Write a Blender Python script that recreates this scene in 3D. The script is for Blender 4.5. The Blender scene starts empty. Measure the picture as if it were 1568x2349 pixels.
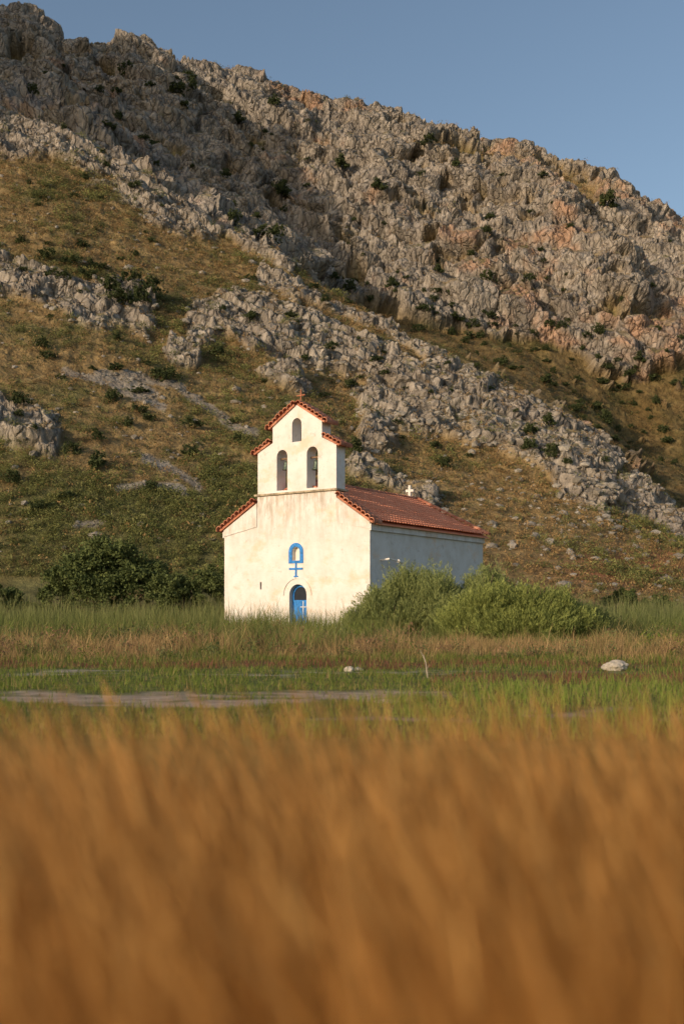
import bpy, bmesh, math, random
import numpy as np
from mathutils import Vector
from mathutils.geometry import tessellate_polygon
rng = np.random.default_rng(7); random.seed(7)
C = bpy.context.scene.collection
F = 2340.0; HZ = 1400.0; CH = 1.6
# ------------------------------------------------------------------ noise
_p = rng.permutation(256).astype(np.int32); PERM = np.concatenate([_p, _p, _p])
G3 = rng.normal(size=(256, 3)).astype(np.float32); G3 /= np.linalg.norm(G3, axis=1)[:, None]
R3 = rng.random((256, 3)).astype(np.float32)
def pn(x, y, z):
    x = np.asarray(x, np.float32); y = np.asarray(y, np.float32); z = np.asarray(z, np.float32)
    x, y, z = np.broadcast_arrays(x, y, z)
    xi = np.floor(x).astype(np.int32); yi = np.floor(y).astype(np.int32); zi = np.floor(z).astype(np.int32)
    xf = x - xi; yf = y - yi; zf = z - zi
    f = lambda t: t*t*t*(t*(t*6-15)+10)
    u, v, w = f(xf), f(yf), f(zf); out = 0
    for dx in (0, 1):
        a = PERM[(xi+dx) & 255]
        for dy in (0, 1):
            b = PERM[a + ((yi+dy) & 255)]
            for dz in (0, 1):
                g = G3[PERM[b + ((zi+dz) & 255)]]
                d = g[..., 0]*(xf-dx) + g[..., 1]*(yf-dy) + g[..., 2]*(zf-dz)
                out = out + d*(u if dx else 1-u)*(v if dy else 1-v)*(w if dz else 1-w)
    return out*1.5
def fbm(x, y, z, o=4, g=.5):
    s = 0; a = 1; t = 0
    for i in range(o):
        s = s + a*pn(x*2**i+i*7.3, y*2**i+i*3.1, z*2**i); t += a; a *= g
    return s/t
def ridged(x, y, z, o=3, g=.5):
    s = 0; a = 1; t = 0
    for i in range(o):
        s = s + a*(1-np.abs(pn(x*2**i+i*5.3, y*2**i+i*9.1, z*2**i))*2.2); t += a; a *= g
    return s/t
def worley(x, y, z):
    x = np.asarray(x, np.float32); y = np.asarray(y, np.float32); z = np.asarray(z, np.float32)
    xi = np.floor(x).astype(np.int32); yi = np.floor(y).astype(np.int32); zi = np.floor(z).astype(np.int32)
    f1 = np.full(x.shape, 9., np.float32); f2 = f1.copy(); cid = np.zeros(x.shape, np.float32)
    for dx in (-1, 0, 1):
        a = PERM[(xi+dx) & 255]
        for dy in (-1, 0, 1):
            b = PERM[a + ((yi+dy) & 255)]
            for dz in (-1, 0, 1):
                h = PERM[b + ((zi+dz) & 255)]; r = R3[h]
                d = (xi+dx+r[..., 0]-x)**2 + (yi+dy+r[..., 1]-y)**2 + (zi+dz+r[..., 2]-z)**2
                m = d < f1
                f2 = np.where(m, f1, np.minimum(f2, d)); cid = np.where(m, h/255., cid); f1 = np.where(m, d, f1)
    return np.sqrt(f1), np.sqrt(f2), cid
def ss(a, b, x):
    t = np.clip((x-a)/(b-a), 0, 1); return t*t*(3-2*t)
def lerp(a, b, t): return a + (b-a)*t
# ------------------------------------------------------------------ mesh helpers
def tag(o, label=None, cat=None, group=None, kind=None):
    for k, v in (('label', label), ('category', cat), ('group', group), ('kind', kind)):
        if v: o[k] = v
    return o
def mesh_np(name, V, Fc, mat, col=None, parent=None, smooth=False):
    V = np.asarray(V, np.float32).reshape(-1, 3); Fc = np.asarray(Fc, np.int32); n, k = Fc.shape
    me = bpy.data.meshes.new(name); me.vertices.add(len(V)); me.vertices.foreach_set('co', V.ravel())
    me.loops.add(n*k); me.loops.foreach_set('vertex_index', Fc.ravel())
    me.polygons.add(n); me.polygons.foreach_set('loop_start', np.arange(0, n*k, k, dtype=np.int32))
    me.polygons.foreach_set('use_smooth', np.full(n, smooth))
    me.update(calc_edges=True)
    if col is not None:
        ca = me.color_attributes.new(name='Col', type='FLOAT_COLOR', domain='POINT')
        c4 = np.ones((len(V), 4), np.float32); c4[:, :col.shape[1]] = col; ca.data.foreach_set('color', c4.ravel())
    me.materials.append(mat)
    o = bpy.data.objects.new(name, me); C.objects.link(o)
    if parent: o.parent = parent
    return o
def obj(name, bm, mat, parent=None, smooth=False):
    bmesh.ops.recalc_face_normals(bm, faces=bm.faces)
    me = bpy.data.meshes.new(name); bm.to_mesh(me); bm.free(); me.materials.append(mat)
    if smooth:
        for p in me.polygons: p.use_smooth = True
    o = bpy.data.objects.new(name, me); C.objects.link(o)
    if parent: o.parent = parent
    return o
def empty(name, loc, rz=0):
    o = bpy.data.objects.new(name, None); C.objects.link(o); o.location = loc; o.rotation_euler.z = rz; return o
def box(bm, x0, x1, y0, y1, z0, z1):
    v = [bm.verts.new(p) for p in ((x0,y0,z0),(x1,y0,z0),(x1,y1,z0),(x0,y1,z0),(x0,y0,z1),(x1,y0,z1),(x1,y1,z1),(x0,y1,z1))]
    for f in ((0,1,2,3),(4,5,6,7),(0,1,5,4),(1,2,6,5),(2,3,7,6),(3,0,4,7)): bm.faces.new([v[i] for i in f])
def bevel(bm, w): bmesh.ops.bevel(bm, geom=list(bm.edges), offset=w, segments=2, affect='EDGES', profile=.6)
def wall_prism(bm, outline, holes, y0, y1, back=True):
    loops = [outline]+holes
    flat = [p for l in loops for p in l]
    tris = tessellate_polygon([[Vector((p[0], p[1], 0)) for p in l] for l in loops])
    fr = [bm.verts.new((p[0], y0, p[1])) for p in flat]; bk = [bm.verts.new((p[0], y1, p[1])) for p in flat]
    for t in tris:
        try:
            bm.faces.new([fr[i] for i in t])
            if back: bm.faces.new([bk[i] for i in reversed(t)])
        except ValueError: pass
    s = 0
    for l in loops:
        n = len(l)
        for i in range(n):
            a, b = s+i, s+(i+1) % n
            bm.faces.new([fr[a], fr[b], bk[b], bk[a]])
        s += n
def arch(cx, h, z0, z1, n=12):
    zs = z1-h
    return [(cx-h, z0), (cx+h, z0)] + [(cx+h*math.cos(math.pi*i/n), zs+h*math.sin(math.pi*i/n)) for i in range(n+1)]
def tube(bm, pts, rad, n=6):
    rings = []
    for i, p in enumerate(pts):
        p = Vector(p); d = (Vector(pts[min(i+1, len(pts)-1)])-Vector(pts[max(i-1, 0)])).normalized()
        a = d.orthogonal().normalized(); b = d.cross(a); r = rad[i]
        rings.append([bm.verts.new(p+(a*math.cos(2*math.pi*k/n)+b*math.sin(2*math.pi*k/n))*r) for k in range(n)])
    for i in range(len(rings)-1):
        for k in range(n): bm.faces.new([rings[i][k], rings[i][(k+1) % n], rings[i+1][(k+1) % n], rings[i+1][k]])
    bm.faces.new(rings[0]); bm.faces.new(rings[-1])
# ------------------------------------------------------------------ materials
def new_mat(name, rough=.9):
    m = bpy.data.materials.new(name); m.use_nodes = True; nt = m.node_tree; b = nt.nodes['Principled BSDF']
    b.inputs['Roughness'].default_value = rough; b.inputs['Specular IOR Level'].default_value = .2
    return m, nt, b
def noise_node(nt, scale, detail=6, rough=.6, vec=None, stretch=None):
    n = nt.nodes.new('ShaderNodeTexNoise'); n.inputs['Scale'].default_value = scale; n.inputs['Detail'].default_value = detail
    n.inputs['Roughness'].default_value = rough
    if vec is None: vec = nt.nodes.new('ShaderNodeTexCoord').outputs['Object']
    if stretch:
        mp = nt.nodes.new('ShaderNodeMapping'); mp.inputs['Scale'].default_value = stretch; nt.links.new(vec, mp.inputs[0]); vec = mp.outputs[0]
    nt.links.new(vec, n.inputs['Vector']); return n.outputs['Fac']
def ramp(nt, fac, stops):
    r = nt.nodes.new('ShaderNodeValToRGB'); cr = r.color_ramp
    while len(cr.elements) < len(stops): cr.elements.new(.5)
    for e, (p, c) in zip(cr.elements, stops):
        e.position = p; e.color = (c[0], c[1], c[2], 1) if not isinstance(c, (int, float)) else (c, c, c, 1)
    nt.links.new(fac, r.inputs[0]); return r.outputs[0]
def mix(nt, fac, a, b, mode='MIX'):
    m = nt.nodes.new('ShaderNodeMix'); m.data_type = 'RGBA'; m.blend_type = mode
    for s, v in ((0, fac), (6, a), (7, b)):
        if hasattr(v, 'links') or hasattr(v, 'is_linked'): nt.links.new(v, m.inputs[s])
        else: m.inputs[s].default_value = v if s == 0 else (*v, 1)
    return m.outputs[2]
def mth(nt, op, a, b=0.):
    n = nt.nodes.new('ShaderNodeMath'); n.operation = op
    for i, v in enumerate((a, b)):
        if hasattr(v, 'is_linked'): nt.links.new(v, n.inputs[i])
        else: n.inputs[i].default_value = v
    return n.outputs[0]
def bump(nt, b, h, strength, dist):
    n = nt.nodes.new('ShaderNodeBump'); n.inputs['Strength'].default_value = strength; n.inputs['Distance'].default_value = dist
    nt.links.new(h, n.inputs['Height']); nt.links.new(n.outputs[0], b.inputs['Normal'])
def attr_mat(name, rough=.9, nscale=None, lo=.7, hi=1.25, bs=None, transl=0):
    m, nt, b = new_mat(name, rough)
    a = nt.nodes.new('ShaderNodeAttribute'); a.attribute_name = 'Col'; c = a.outputs['Color']
    if nscale:
        c = mix(nt, 1.0, c, ramp(nt, noise_node(nt, nscale, 8, .65), [(.3, lo), (.7, hi)]), 'MULTIPLY')
    nt.links.new(c, b.inputs['Base Color'])
    if bs: bump(nt, b, noise_node(nt, bs[0], 8, .7), bs[1], bs[2])
    if transl:
        t = nt.nodes.new('ShaderNodeBsdfTranslucent'); nt.links.new(c, t.inputs['Color'])
        mx = nt.nodes.new('ShaderNodeMixShader'); mx.inputs[0].default_value = transl
        nt.links.new(b.outputs[0], mx.inputs[1]); nt.links.new(t.outputs[0], mx.inputs[2])
        nt.links.new(mx.outputs[0], nt.nodes['Material Output'].inputs['Surface'])
    return m
def flat_mat(name, c, rough=.7, nscale=6, var=.25, bs=None, metal=0):
    m, nt, b = new_mat(name, rough)
    d = tuple(x*(1-var) for x in c); e = tuple(min(1, x*(1+var)) for x in c)
    nt.links.new(ramp(nt, noise_node(nt, nscale), [(.3, d), (.7, e)]), b.inputs['Base Color']); b.inputs['Metallic'].default_value = metal
    if bs: bump(nt, b, noise_node(nt, bs[0]), bs[1], bs[2])
    return m
def hill_mat():
    m, nt, b = new_mat('limestone_and_dry_grass', .95)
    a = nt.nodes.new('ShaderNodeAttribute'); a.attribute_name = 'Col'; al = a.outputs['Alpha']; oc = nt.nodes.new('ShaderNodeTexCoord').outputs['Object']
    nz_ = nt.nodes.new('ShaderNodeTexNoise'); nz_.inputs['Scale'].default_value = .35; nz_.inputs['Detail'].default_value = 4; nt.links.new(oc, nz_.inputs['Vector'])
    wv = nt.nodes.new('ShaderNodeVectorMath'); wv.operation = 'MULTIPLY_ADD'; nt.links.new(nz_.outputs['Color'], wv.inputs[0]); wv.inputs[1].default_value = (3, 3, 3); nt.links.new(oc, wv.inputs[2])
    mp = nt.nodes.new('ShaderNodeMapping'); mp.inputs['Scale'].default_value = (.6, .6, .26); nt.links.new(wv.outputs[0], mp.inputs[0])
    vo = nt.nodes.new('ShaderNodeTexVoronoi'); vo.feature = 'DISTANCE_TO_EDGE'; vo.inputs['Scale'].default_value = 1.; nt.links.new(mp.outputs[0], vo.inputs['Vector'])
    crack = ramp(nt, vo.outputs['Distance'], [(0., 0.), (.14, 1.)])
    n = noise_node(nt, .9, 9, .66, oc, (1, 1, .6))
    c = mix(nt, 1.0, a.outputs['Color'], ramp(nt, noise_node(nt, .7, 9, .68, oc), [(.3, .7), (.7, 1.3)]), 'MULTIPLY')
    c = mix(nt, 1.0, c, mix(nt, al, (1, 1, 1), ramp(nt, crack, [(0., .5), (.6, 1.06)])), 'MULTIPLY')
    nt.links.new(c, b.inputs['Base Color'])
    h = mth(nt, 'ADD', mth(nt, 'MULTIPLY', crack, mth(nt, 'MULTIPLY', al, .6)), n); bump(nt, b, h, .75, 1.0)
    return m
M_hill = hill_mat()
M_ground = attr_mat('meadow_ground', .95, 3.5, .7, 1.3, (9, .6, .05))
M_leaf = attr_mat('leaves', .75, None, transl=.25)
M_grass = attr_mat('grass_blades', .8, None, transl=.3)
M_rock = flat_mat('pale_rock', (.40, .36, .30), .95, 5, .3, (14, .8, .03))
M_bark = flat_mat('bark', (.12, .09, .065), .95, 9, .3)
M_stick = flat_mat('bleached_wood', (.4, .33, .26), .9, 20, .2)
def plaster():
    m, nt, b = new_mat('weathered_lime_plaster', .9)
    oc = nt.nodes.new('ShaderNodeTexCoord').outputs['Object']
    c = ramp(nt, noise_node(nt, .9, 8, .7, oc), [(.32, (.62, .58, .53)), (.52, (.70, .675, .65)), (.7, (.75, .735, .72))])
    f = ramp(nt, noise_node(nt, .55, 7, .65, oc, (1, 1, 1.5)), [(.53, 0.), (.64, .85)])
    c = mix(nt, f, c, (.70, .55, .42))
    sx = nt.nodes.new('ShaderNodeSeparateXYZ'); nt.links.new(oc, sx.inputs[0])
    mr = nt.nodes.new('ShaderNodeMapRange'); nt.links.new(sx.outputs[2], mr.inputs[0])
    mr.inputs[1].default_value = 5.0; mr.inputs[2].default_value = 7.9; mr.inputs[3].default_value = 0; mr.inputs[4].default_value = 1
    lt = mth(nt, 'LESS_THAN', sx.outputs[2], 7.97)
    st = ramp(nt, noise_node(nt, 2.2, 8, .7, oc, (1.3, 1, .3)), [(.43, 0.), (.62, .9)])
    c = mix(nt, mth(nt, 'MULTIPLY', mth(nt, 'MULTIPLY', mr.outputs[0], lt), st), c, (.34, .27, .19))
    mf = nt.nodes.new('ShaderNodeMapRange'); nt.links.new(sx.outputs[2], mf.inputs[0])
    mf.inputs[1].default_value = 3.2; mf.inputs[2].default_value = .2; mf.inputs[3].default_value = 0; mf.inputs[4].default_value = .8
    ft = ramp(nt, noise_node(nt, 2.5, 8, .7, oc), [(.45, 0.), (.62, 1.)])
    c = mix(nt, mth(nt, 'MULTIPLY', mf.outputs[0], ft), c, (.55, .43, .33))
    sp = ramp(nt, noise_node(nt, 2.6, 9, .8, oc), [(.565, 0.), (.64, .7)])
    c = mix(nt, sp, c, (.46, .41, .36))
    nt.links.new(c, b.inputs['Base Color']); bump(nt, b, noise_node(nt, 3.5, 8, .7, oc), .6, .05)
    return m
M_pl = plaster()
M_ledge = flat_mat('mossy_ledge_plaster', (.40, .33, .23), .95, 3.5, .55, (12, .6, .02))
def tile_mat(name, c0, c1, c2, stain):
    m, nt, b = new_mat(name, .85)
    oc = nt.nodes.new('ShaderNodeTexCoord').outputs['Object']
    vo = nt.nodes.new('ShaderNodeTexVoronoi'); vo.inputs['Scale'].default_value = 3.6; nt.links.new(oc, vo.inputs['Vector'])
    c = ramp(nt, vo.outputs['Color'], [(.1, c0), (.5, c1), (.9, c2)])
    c = mix(nt, ramp(nt, noise_node(nt, 4, 8, .7, oc), [(.55, 0.), (.8, stain)]), c, (.30, .17, .12))
    nt.links.new(c, b.inputs['Base Color']); bump(nt, b, noise_node(nt, 12, 5, .6, oc), .4, .02)
    return m
M_tile = tile_mat('terracotta_tiles', (.70, .25, .135), (.76, .29, .165), (.80, .34, .20), .3)
M_cop = tile_mat('weathered_coping_tiles', (.34, .125, .075), (.44, .17, .10), (.56, .27, .17), .8)
M_blue = flat_mat('blue_paint', (.03, .20, .55), .55, 7, .35, (20, .3, .01))
M_white = flat_mat('white_paint', (.72, .68, .62), .7, 5, .06)
M_dark = flat_mat('dark_glass', (.02, .025, .035), .3, 3, .2)
M_bronze = flat_mat('green_bronze', (.10, .13, .10), .5, 9, .4, metal=.6)
M_iron = flat_mat('rusty_iron', (.16, .07, .04), .8, 12, .4)
M_rust = flat_mat('red_brown_paint', (.34, .13, .07), .7, 10, .3)
M_wood = flat_mat('old_timber', (.20, .13, .08), .9, 12, .3)
# ------------------------------------------------------------------ ground
def gz(x, y):
    x = np.asarray(x, float); y = np.asarray(y, float)
    return np.interp(y, [0, 14, 21, 24, 29, 36, 46, 60, 68, 90, 6000], [0, .0, -.03, 0, .04, .18, .25, .45, .75, 1.0, 1.0]) + .06*pn(x*.35, y*.35, 0.5)*ss(20, 34, y) + .015*pn(x*1.5, y*1.5, 2.)
def warp_y(x, y): return y + 2.6*fbm(x*.16, y*.22, 1., 3) + 1.1*fbm(x*.7, y*1.1, 4., 4)
def right_t(x, y): return x-(y-18)*.35 + 2.4*fbm(x*.2, y*.5, 6., 4)
xs = np.concatenate([[-4000, -1500, -600, -250, -120], np.linspace(-70, -15, 60), np.linspace(-14.8, 14.8, 300), np.linspace(15, 70, 60), [120, 250, 600, 1500, 4000]])
ys = np.concatenate([[-600, -100, -20, -4], np.linspace(0, 11.8, 40), np.linspace(12, 34, 280), np.linspace(34.3, 90, 110), [120, 250, 600, 1500, 6000]])
X, Y = np.meshgrid(xs, ys); Z = gz(X, Y)
n1 = fbm(X*.35, Y*.9, 1., 5); n2 = fbm(X*1.3, Y*2.2, 4., 4)
def A(*c): return np.array(c, float)
green = lerp(A(.085, .115, .025), A(.16, .16, .045), ss(-.4, .4, n2)[..., None])
tan = lerp(A(.20, .15, .07), A(.29, .22, .11), ss(-.4, .4, n2)[..., None])
mud = lerp(A(.30, .23, .17), A(.42, .335, .26), ss(-.4, .4, n2)[..., None])
peb = lerp(A(.26, .225, .18), A(.42, .37, .31), ss(-.2, .3, n2)[..., None])
red = A(.16, .06, .04)
Yw = warp_y(X, Y); rt = ss(-.2, 1.2, right_t(X, Y))
col = green.copy()
col = lerp(col, tan, (ss(32, 36, Yw)*(1-.6*ss(43, 50, Yw)))[..., None])
mm = ss(17.7, 18.3, Yw)*(1-ss(19.3, 20.4, Yw))*(1-rt)*ss(-.4, 0, n1+.25*n2)
col = lerp(col, mud, mm[..., None])
m5 = ss(15.0, 15.3, Yw)*(1-ss(15.7, 16.2, Yw))*rt*ss(-.1, .2, n1); col = lerp(col, mud*.8, m5[..., None])
pm = ss(24.8, 25.4, Yw)*(1-ss(26.2, 27.0, Yw))*ss(0, .35, n1+.5*n2)*(1-.75*ss(4, 8, X)); col = lerp(col, peb, (pm)[..., None])
rm = ss(27.2, 28.2, Yw)*(1-ss(29.6, 31., Yw))*.8*ss(-.3, .2, n1+n2*.6)*(1-.6*ss(4, 8, X)); col = lerp(col, red, rm[..., None])
rm2 = ss(22.2, 22.8, Yw)*(1-ss(24.5, 25.2, Yw))*rt*.75; col = lerp(col, red, rm2[..., None])
near = 1-ss(7, 12, Y); col = lerp(col, tan*.7, near[..., None])
nr, nc = X.shape
idx = np.arange(nr*nc).reshape(nr, nc)
quads = lambda idx: np.stack([idx[:-1, :-1], idx[:-1, 1:], idx[1:, 1:], idx[1:, :-1]], -1).reshape(-1, 4)
tag(mesh_np('ground', np.stack([X, Y, Z], -1), quads(idx), M_ground, col.reshape(-1, 3), smooth=True), kind='structure')
# ------------------------------------------------------------------ hill
av = np.concatenate([np.linspace(-.80, -.372, 70), np.linspace(-.37, .37, 780), np.linspace(.373, .66, 60)])
uu = 784+F*av
spur_u = [-1100, -500, 0, 150, 300, 400, 500, 650, 750, 870, 1000, 1100, 1200, 1300, 1380, 1430, 1500, 1568, 1800, 2300]
spur_v = [330, 240, 262, 310, 400, 465, 535, 600, 665, 725, 795, 850, 895, 955, 1010, 1075, 1125, 1170, 1260, 1340]
rid_u = [-1100, -500, 0, 110, 160, 300, 400, 490, 620, 740, 850, 960, 1080, 1200, 1300, 1400, 1450, 1500, 1568, 1800, 2300]
rid_v = [60, 20, 76, 106, 150, 162, 176, 192, 228, 268, 290, 320, 344, 369, 394, 439, 488, 520, 556, 700, 1000]
vs = np.interp(uu, spur_u, spur_v); vb = np.interp(uu, rid_u, rid_v)
Ys = np.interp(uu, [-1100, 0, 784, 1400, 1568, 2300], [225, 205, 172, 145, 135, 115])
Yb = np.interp(uu, [-1100, 0, 400, 784, 1568, 2300], [340, 335, 360, 375, 350, 300])
los = lambda v, y: CH + (HZ-v)/F*y
Zs = los(vs, Ys); Zb = los(vb, Yb)
drop = np.interp(uu, [0, 500, 1000, 1568], [2, 5, 8, 5])
nodesY = [np.full_like(av, 64.), np.full_like(av, 84.), .5*84+.5*Ys, Ys, Ys+16, Ys+45, Yb, Yb+90]
Z1 = np.interp(uu, [-1100, 0, 784, 1568], [3.5, 3.5, 2.6, 2.0])
nodesZ = [np.full_like(av, -.6), Z1, lerp(Z1, Zs, .46), Zs, Zs-drop, los(vs, Ys+45)-2.5, Zb, Zb*.6]
cnt = [30, 170, 260, 20, 30, 350, 22]
Yc, Zc, Pc = [], [], []
for i, n in enumerate(cnt):
    q = np.linspace(0, 1, n, endpoint=(i == len(cnt)-1))[:, None]
    zq = q + (.09*np.sin(q*2*np.pi)*-1 if i == 5 else 0*q)
    Yc.append(lerp(nodesY[i][None], nodesY[i+1][None], q)); Zc.append(lerp(nodesZ[i][None], nodesZ[i+1][None], zq)); Pc.append(i+q+0*av[None])
HY = np.concatenate(Yc); HZt = np.concatenate(Zc); HP = np.concatenate(Pc)
def smooth_rows(a, k):
    for _ in range(k): a[1:-1] = .25*a[:-2]+.5*a[1:-1]+.25*a[2:]
    return a
HZt = smooth_rows(HZt, 14); HY = smooth_rows(HY, 14)
HX = av[None]*HY
U = np.broadcast_to(uu[None], HY.shape); V0 = HZ - F*(HZt-CH)/HY
back = ss(3.6, 4.6, HP)
def normals(X, Y, Z):
    P = np.stack([X, Y, Z], -1); du = np.gradient(P, axis=1); dv = np.gradient(P, axis=0)
    n = np.cross(du, dv); n /= np.linalg.norm(n, axis=-1)[..., None]+1e-9
    return n
Nn = normals(HX, HY, HZt)
hw = ss(84, 120, HY)
g1 = fbm(HX/60+HZt/140, HY/150, 3.3, 3); g2 = fbm(HX/24+HZt/50, HY/60, 8.3, 3)
amp = lerp(3.5, 14.0, back)*hw*(1-.88*np.exp(-((HP-6)/.22)**2))
d0 = g1*amp + g2*amp*.5
P = np.stack([HX, HY, HZt], -1) + Nn*d0[..., None]
HX, HY, HZt = P[..., 0], P[..., 1], P[..., 2]
def band(pts, half, fade=40):
    pu = [p[0] for p in pts]; pv = [p[1] for p in pts]
    c = np.interp(U, pu, pv); e = ss(pu[0]-fade, pu[0]+fade*.3, U)*(1-ss(pu[-1]-fade*.3, pu[-1]+fade, U)) if pu[0] > 0 else (1-ss(pu[-1]-fade*.3, pu[-1]+fade, U))
    return np.clip(1.3-np.abs(V0-c)/half, -1, 1)*e - (1-e)
sp = np.full(U.shape, -1.)
for pts, h in (([(0,300),(150,335),(250,390),(350,455),(420,495),(500,530)], 48),
               ([(0,620),(100,650),(200,690),(300,700),(345,710)], 42),
               ([(440,745),(540,725),(650,760),(760,800),(860,835),(960,865)], 50),
               ([(830,940),(950,900),(1050,905),(1150,945),(1250,985),(1340,1030),(1400,1070)], 66),
               ([(0,960),(80,985),(130,1010)], 50), ([(600,850),(700,885)], 22), ([(390,800),(455,830)], 26),
               ([(800,1060),(900,1085),(1000,1120)], 26), ([(1280,1085),(1400,1135),(1568,1210),(1700,1270)], 36),
               ([(600,640),(780,715),(900,765),(1000,830)], 12), ([(420,480),(560,570),(660,620)], 14)):
    sp = np.maximum(sp, band(pts, h))
bk = np.full(U.shape, .42)
lowline = np.interp(U, [400, 700, 900, 1200, 1568, 2000], [640, 660, 700, 720, 800, 900])
bk = bk - 1.1*ss(-20, 60, V0-lowline)
bk = np.maximum(bk, band([(920,690),(1100,725),(1250,750),(1400,830),(1568,850),(1700,870)], 36))
bk = np.maximum(bk, band([(1430,640),(1568,700),(1700,760)], 120)*.8)
bk = bk - .8*(ss(950, 1050, U)*(1-ss(1330, 1420, U))*np.exp(-((V0-np.interp(U, rid_u, rid_v)-18)/26)**2))
base = lerp(sp*.9-.14, bk, back)
nA = fbm(HX/16, HY/16, HZt/10, 5, .62); nB = fbm(HX/4., HY/4., HZt/4., 3)
rock = ss(-.16, .26, base + nA*lerp(1.15, 1.6, back) + nB*.45)*ss(1.05, 1.2, HP)
# crags: broad buttresses, tilted ledges, jointed blocks with vertical clefts
S1 = lerp(13., 30., back)
wx = nA*1.1
m1 = ridged((HX+HY*.3)/S1, HY/S1, HZt/(S1*2.8), 4, .5)
stz = (HZt*1.0+HX*.38+wx*5+g2*9)/lerp(4.6, 12., back); fr_ = stz-np.floor(stz); ledge = ss(0, .22, fr_)*(1-fr_)**.7
cell = lerp(5.0, 10.0, back)
w1, w2, cid = worley(HX/cell+wx*.6, HY/cell+nB*.25, HZt/(cell*2.2)+wx*.4)
c2 = cell*.38
v1, v2, cid2 = worley(HX/c2+nB*.6, HY/c2+nA, HZt/(c2*2.2)+nB*.4)
c3 = c2*.42
x1, x2, cid3 = worley(HX/c3+nB*.9, HY/c3+nB, HZt/(c3*1.8)-nB)
crag = m1*lerp(1.9, 6.0, back) + ledge*lerp(1.5, 3.8, back) + np.minimum(w2-w1, .3)*cell*.42 + (cid-.5)*cell*.16 + np.minimum(v2-v1, .22)*c2*.7 + (cid2-.5)*c2*.26 + np.minimum(x2-x1, .22)*c3*.5 + (cid3-.5)*c3*.14
crag = crag + fbm(HX/3.4, HY/3.4, HZt/6., 3, .5)*lerp(.7, 1.6, back) - 1.3
top = np.exp(-((HP-6)/.07)**2)*.75 + np.exp(-((HP-3)/.05)**2)*.3
crag *= (1-top)
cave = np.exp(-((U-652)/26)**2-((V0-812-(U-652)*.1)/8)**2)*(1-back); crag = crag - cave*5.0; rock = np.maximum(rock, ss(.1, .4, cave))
fine = fbm(HX/3.0, HY/3.0, HZt/3.0, 4, .6)
Nn = normals(HX, HY, HZt)
dd = rock*crag*.95 + (1-rock)*fine*.8*hw
P = np.stack([HX, HY, HZt], -1) + Nn*dd[..., None]
N2 = normals(P[..., 0], P[..., 1], P[..., 2]); nz = N2[..., 2]
for _ in range(2): nz[1:-1, 1:-1] = (nz[1:-1, 1:-1]*2+nz[:-2, 1:-1]+nz[2:, 1:-1]+nz[1:-1, :-2]+nz[1:-1, 2:])/6
# colour
a1 = fbm(P[..., 0]/9, P[..., 1]/9, P[..., 2]/7, 4, .6); a2 = fbm(P[..., 0]/2.2, P[..., 1]/2.2, P[..., 2]/2.2, 3, .65); a3 = fbm(P[..., 0]/35, P[..., 1]/35, P[..., 2]/35, 3)
T = lambda v: v[..., None]
rc = lerp(A(.19, .165, .14), A(.38, .335, .28), T(ss(-.5, .5, a1*.6+a2*.6+(cid2-.5)*.3)))
rc = lerp(rc, A(.38, .20, .11), T(ss(.2, .58, a1*.9+a3*.8+.3*ss(900, 1450, U))*back*.65))
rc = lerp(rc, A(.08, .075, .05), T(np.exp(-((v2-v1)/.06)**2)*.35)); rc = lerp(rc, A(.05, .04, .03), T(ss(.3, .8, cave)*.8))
dry = lerp(A(.18, .125, .055), A(.31, .22, .10), T(ss(-.4, .4, a2+.3*a1)))
olive = lerp(A(.08, .08, .03), A(.16, .15, .06), T(ss(-.4, .4, a2)))
gmask = ss(-.2, .35, a1+.6*a3 + .45*ss(900, 1250, V0)*(1-ss(500, 900, U)) - .05 - .15*ss(900, 1200, U)*(1-back))
gc = lerp(dry, olive, T(gmask)); gc = lerp(gc, A(.28, .14, .06), T(ss(.12, .55, a3+a1*.5)*.45))
gul = back*ss(-30, 70, V0-lowline); gc = lerp(gc, gc*.55+A(.01, .008, .0), T(gul*.85))  # gully colour darkened: dark soil and plants, with shade painted in
redc = np.exp(-((U-1450)/140)**2-((V0-1300)/40)**2); gc = lerp(gc, A(.32, .13, .065), T(np.clip(redc*(1+a1)*1.3, 0, 1)))
tal = np.full(U.shape, -1.)
for pts, h in (([(140,835),(250,868),(330,905),(380,930)], 11), ([(290,850),(400,880),(470,925),(530,975),(590,995)], 10), ([(220,850),(300,870),(360,900)], 18),
               ([(330,1045),(400,1075),(460,1115)], 13), ([(270,1120),(340,1110),(420,1120)], 9), ([(180,1205),(240,1200)], 6)):
    tal = np.maximum(tal, band(pts, h, 25))
tal = ss(0., .6, tal+a1*1.1+a2*.8)*(1-back)
gc = lerp(gc, lerp(A(.20, .175, .145), A(.30, .27, .23), T(ss(-.4, .4, a2))), T(tal*.9))
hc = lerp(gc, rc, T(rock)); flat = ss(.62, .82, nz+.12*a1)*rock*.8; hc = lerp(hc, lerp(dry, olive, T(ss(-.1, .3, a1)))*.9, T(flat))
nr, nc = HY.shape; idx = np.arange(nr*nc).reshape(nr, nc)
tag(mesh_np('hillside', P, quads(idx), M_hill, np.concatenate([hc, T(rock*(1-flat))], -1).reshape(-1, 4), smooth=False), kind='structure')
PU = 784+F*P[..., 0]/P[..., 1]; PV = HZ-F*(P[..., 2]-CH)/P[..., 1]
vmin = np.minimum.accumulate(PV, axis=0); vis = PV <= vmin+1.5
def locate(u, v):
    c = int(np.argmin(np.abs(uu-u))); r = int(np.argmax(vmin[:, c] <= v)); return P[r, c]
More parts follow.
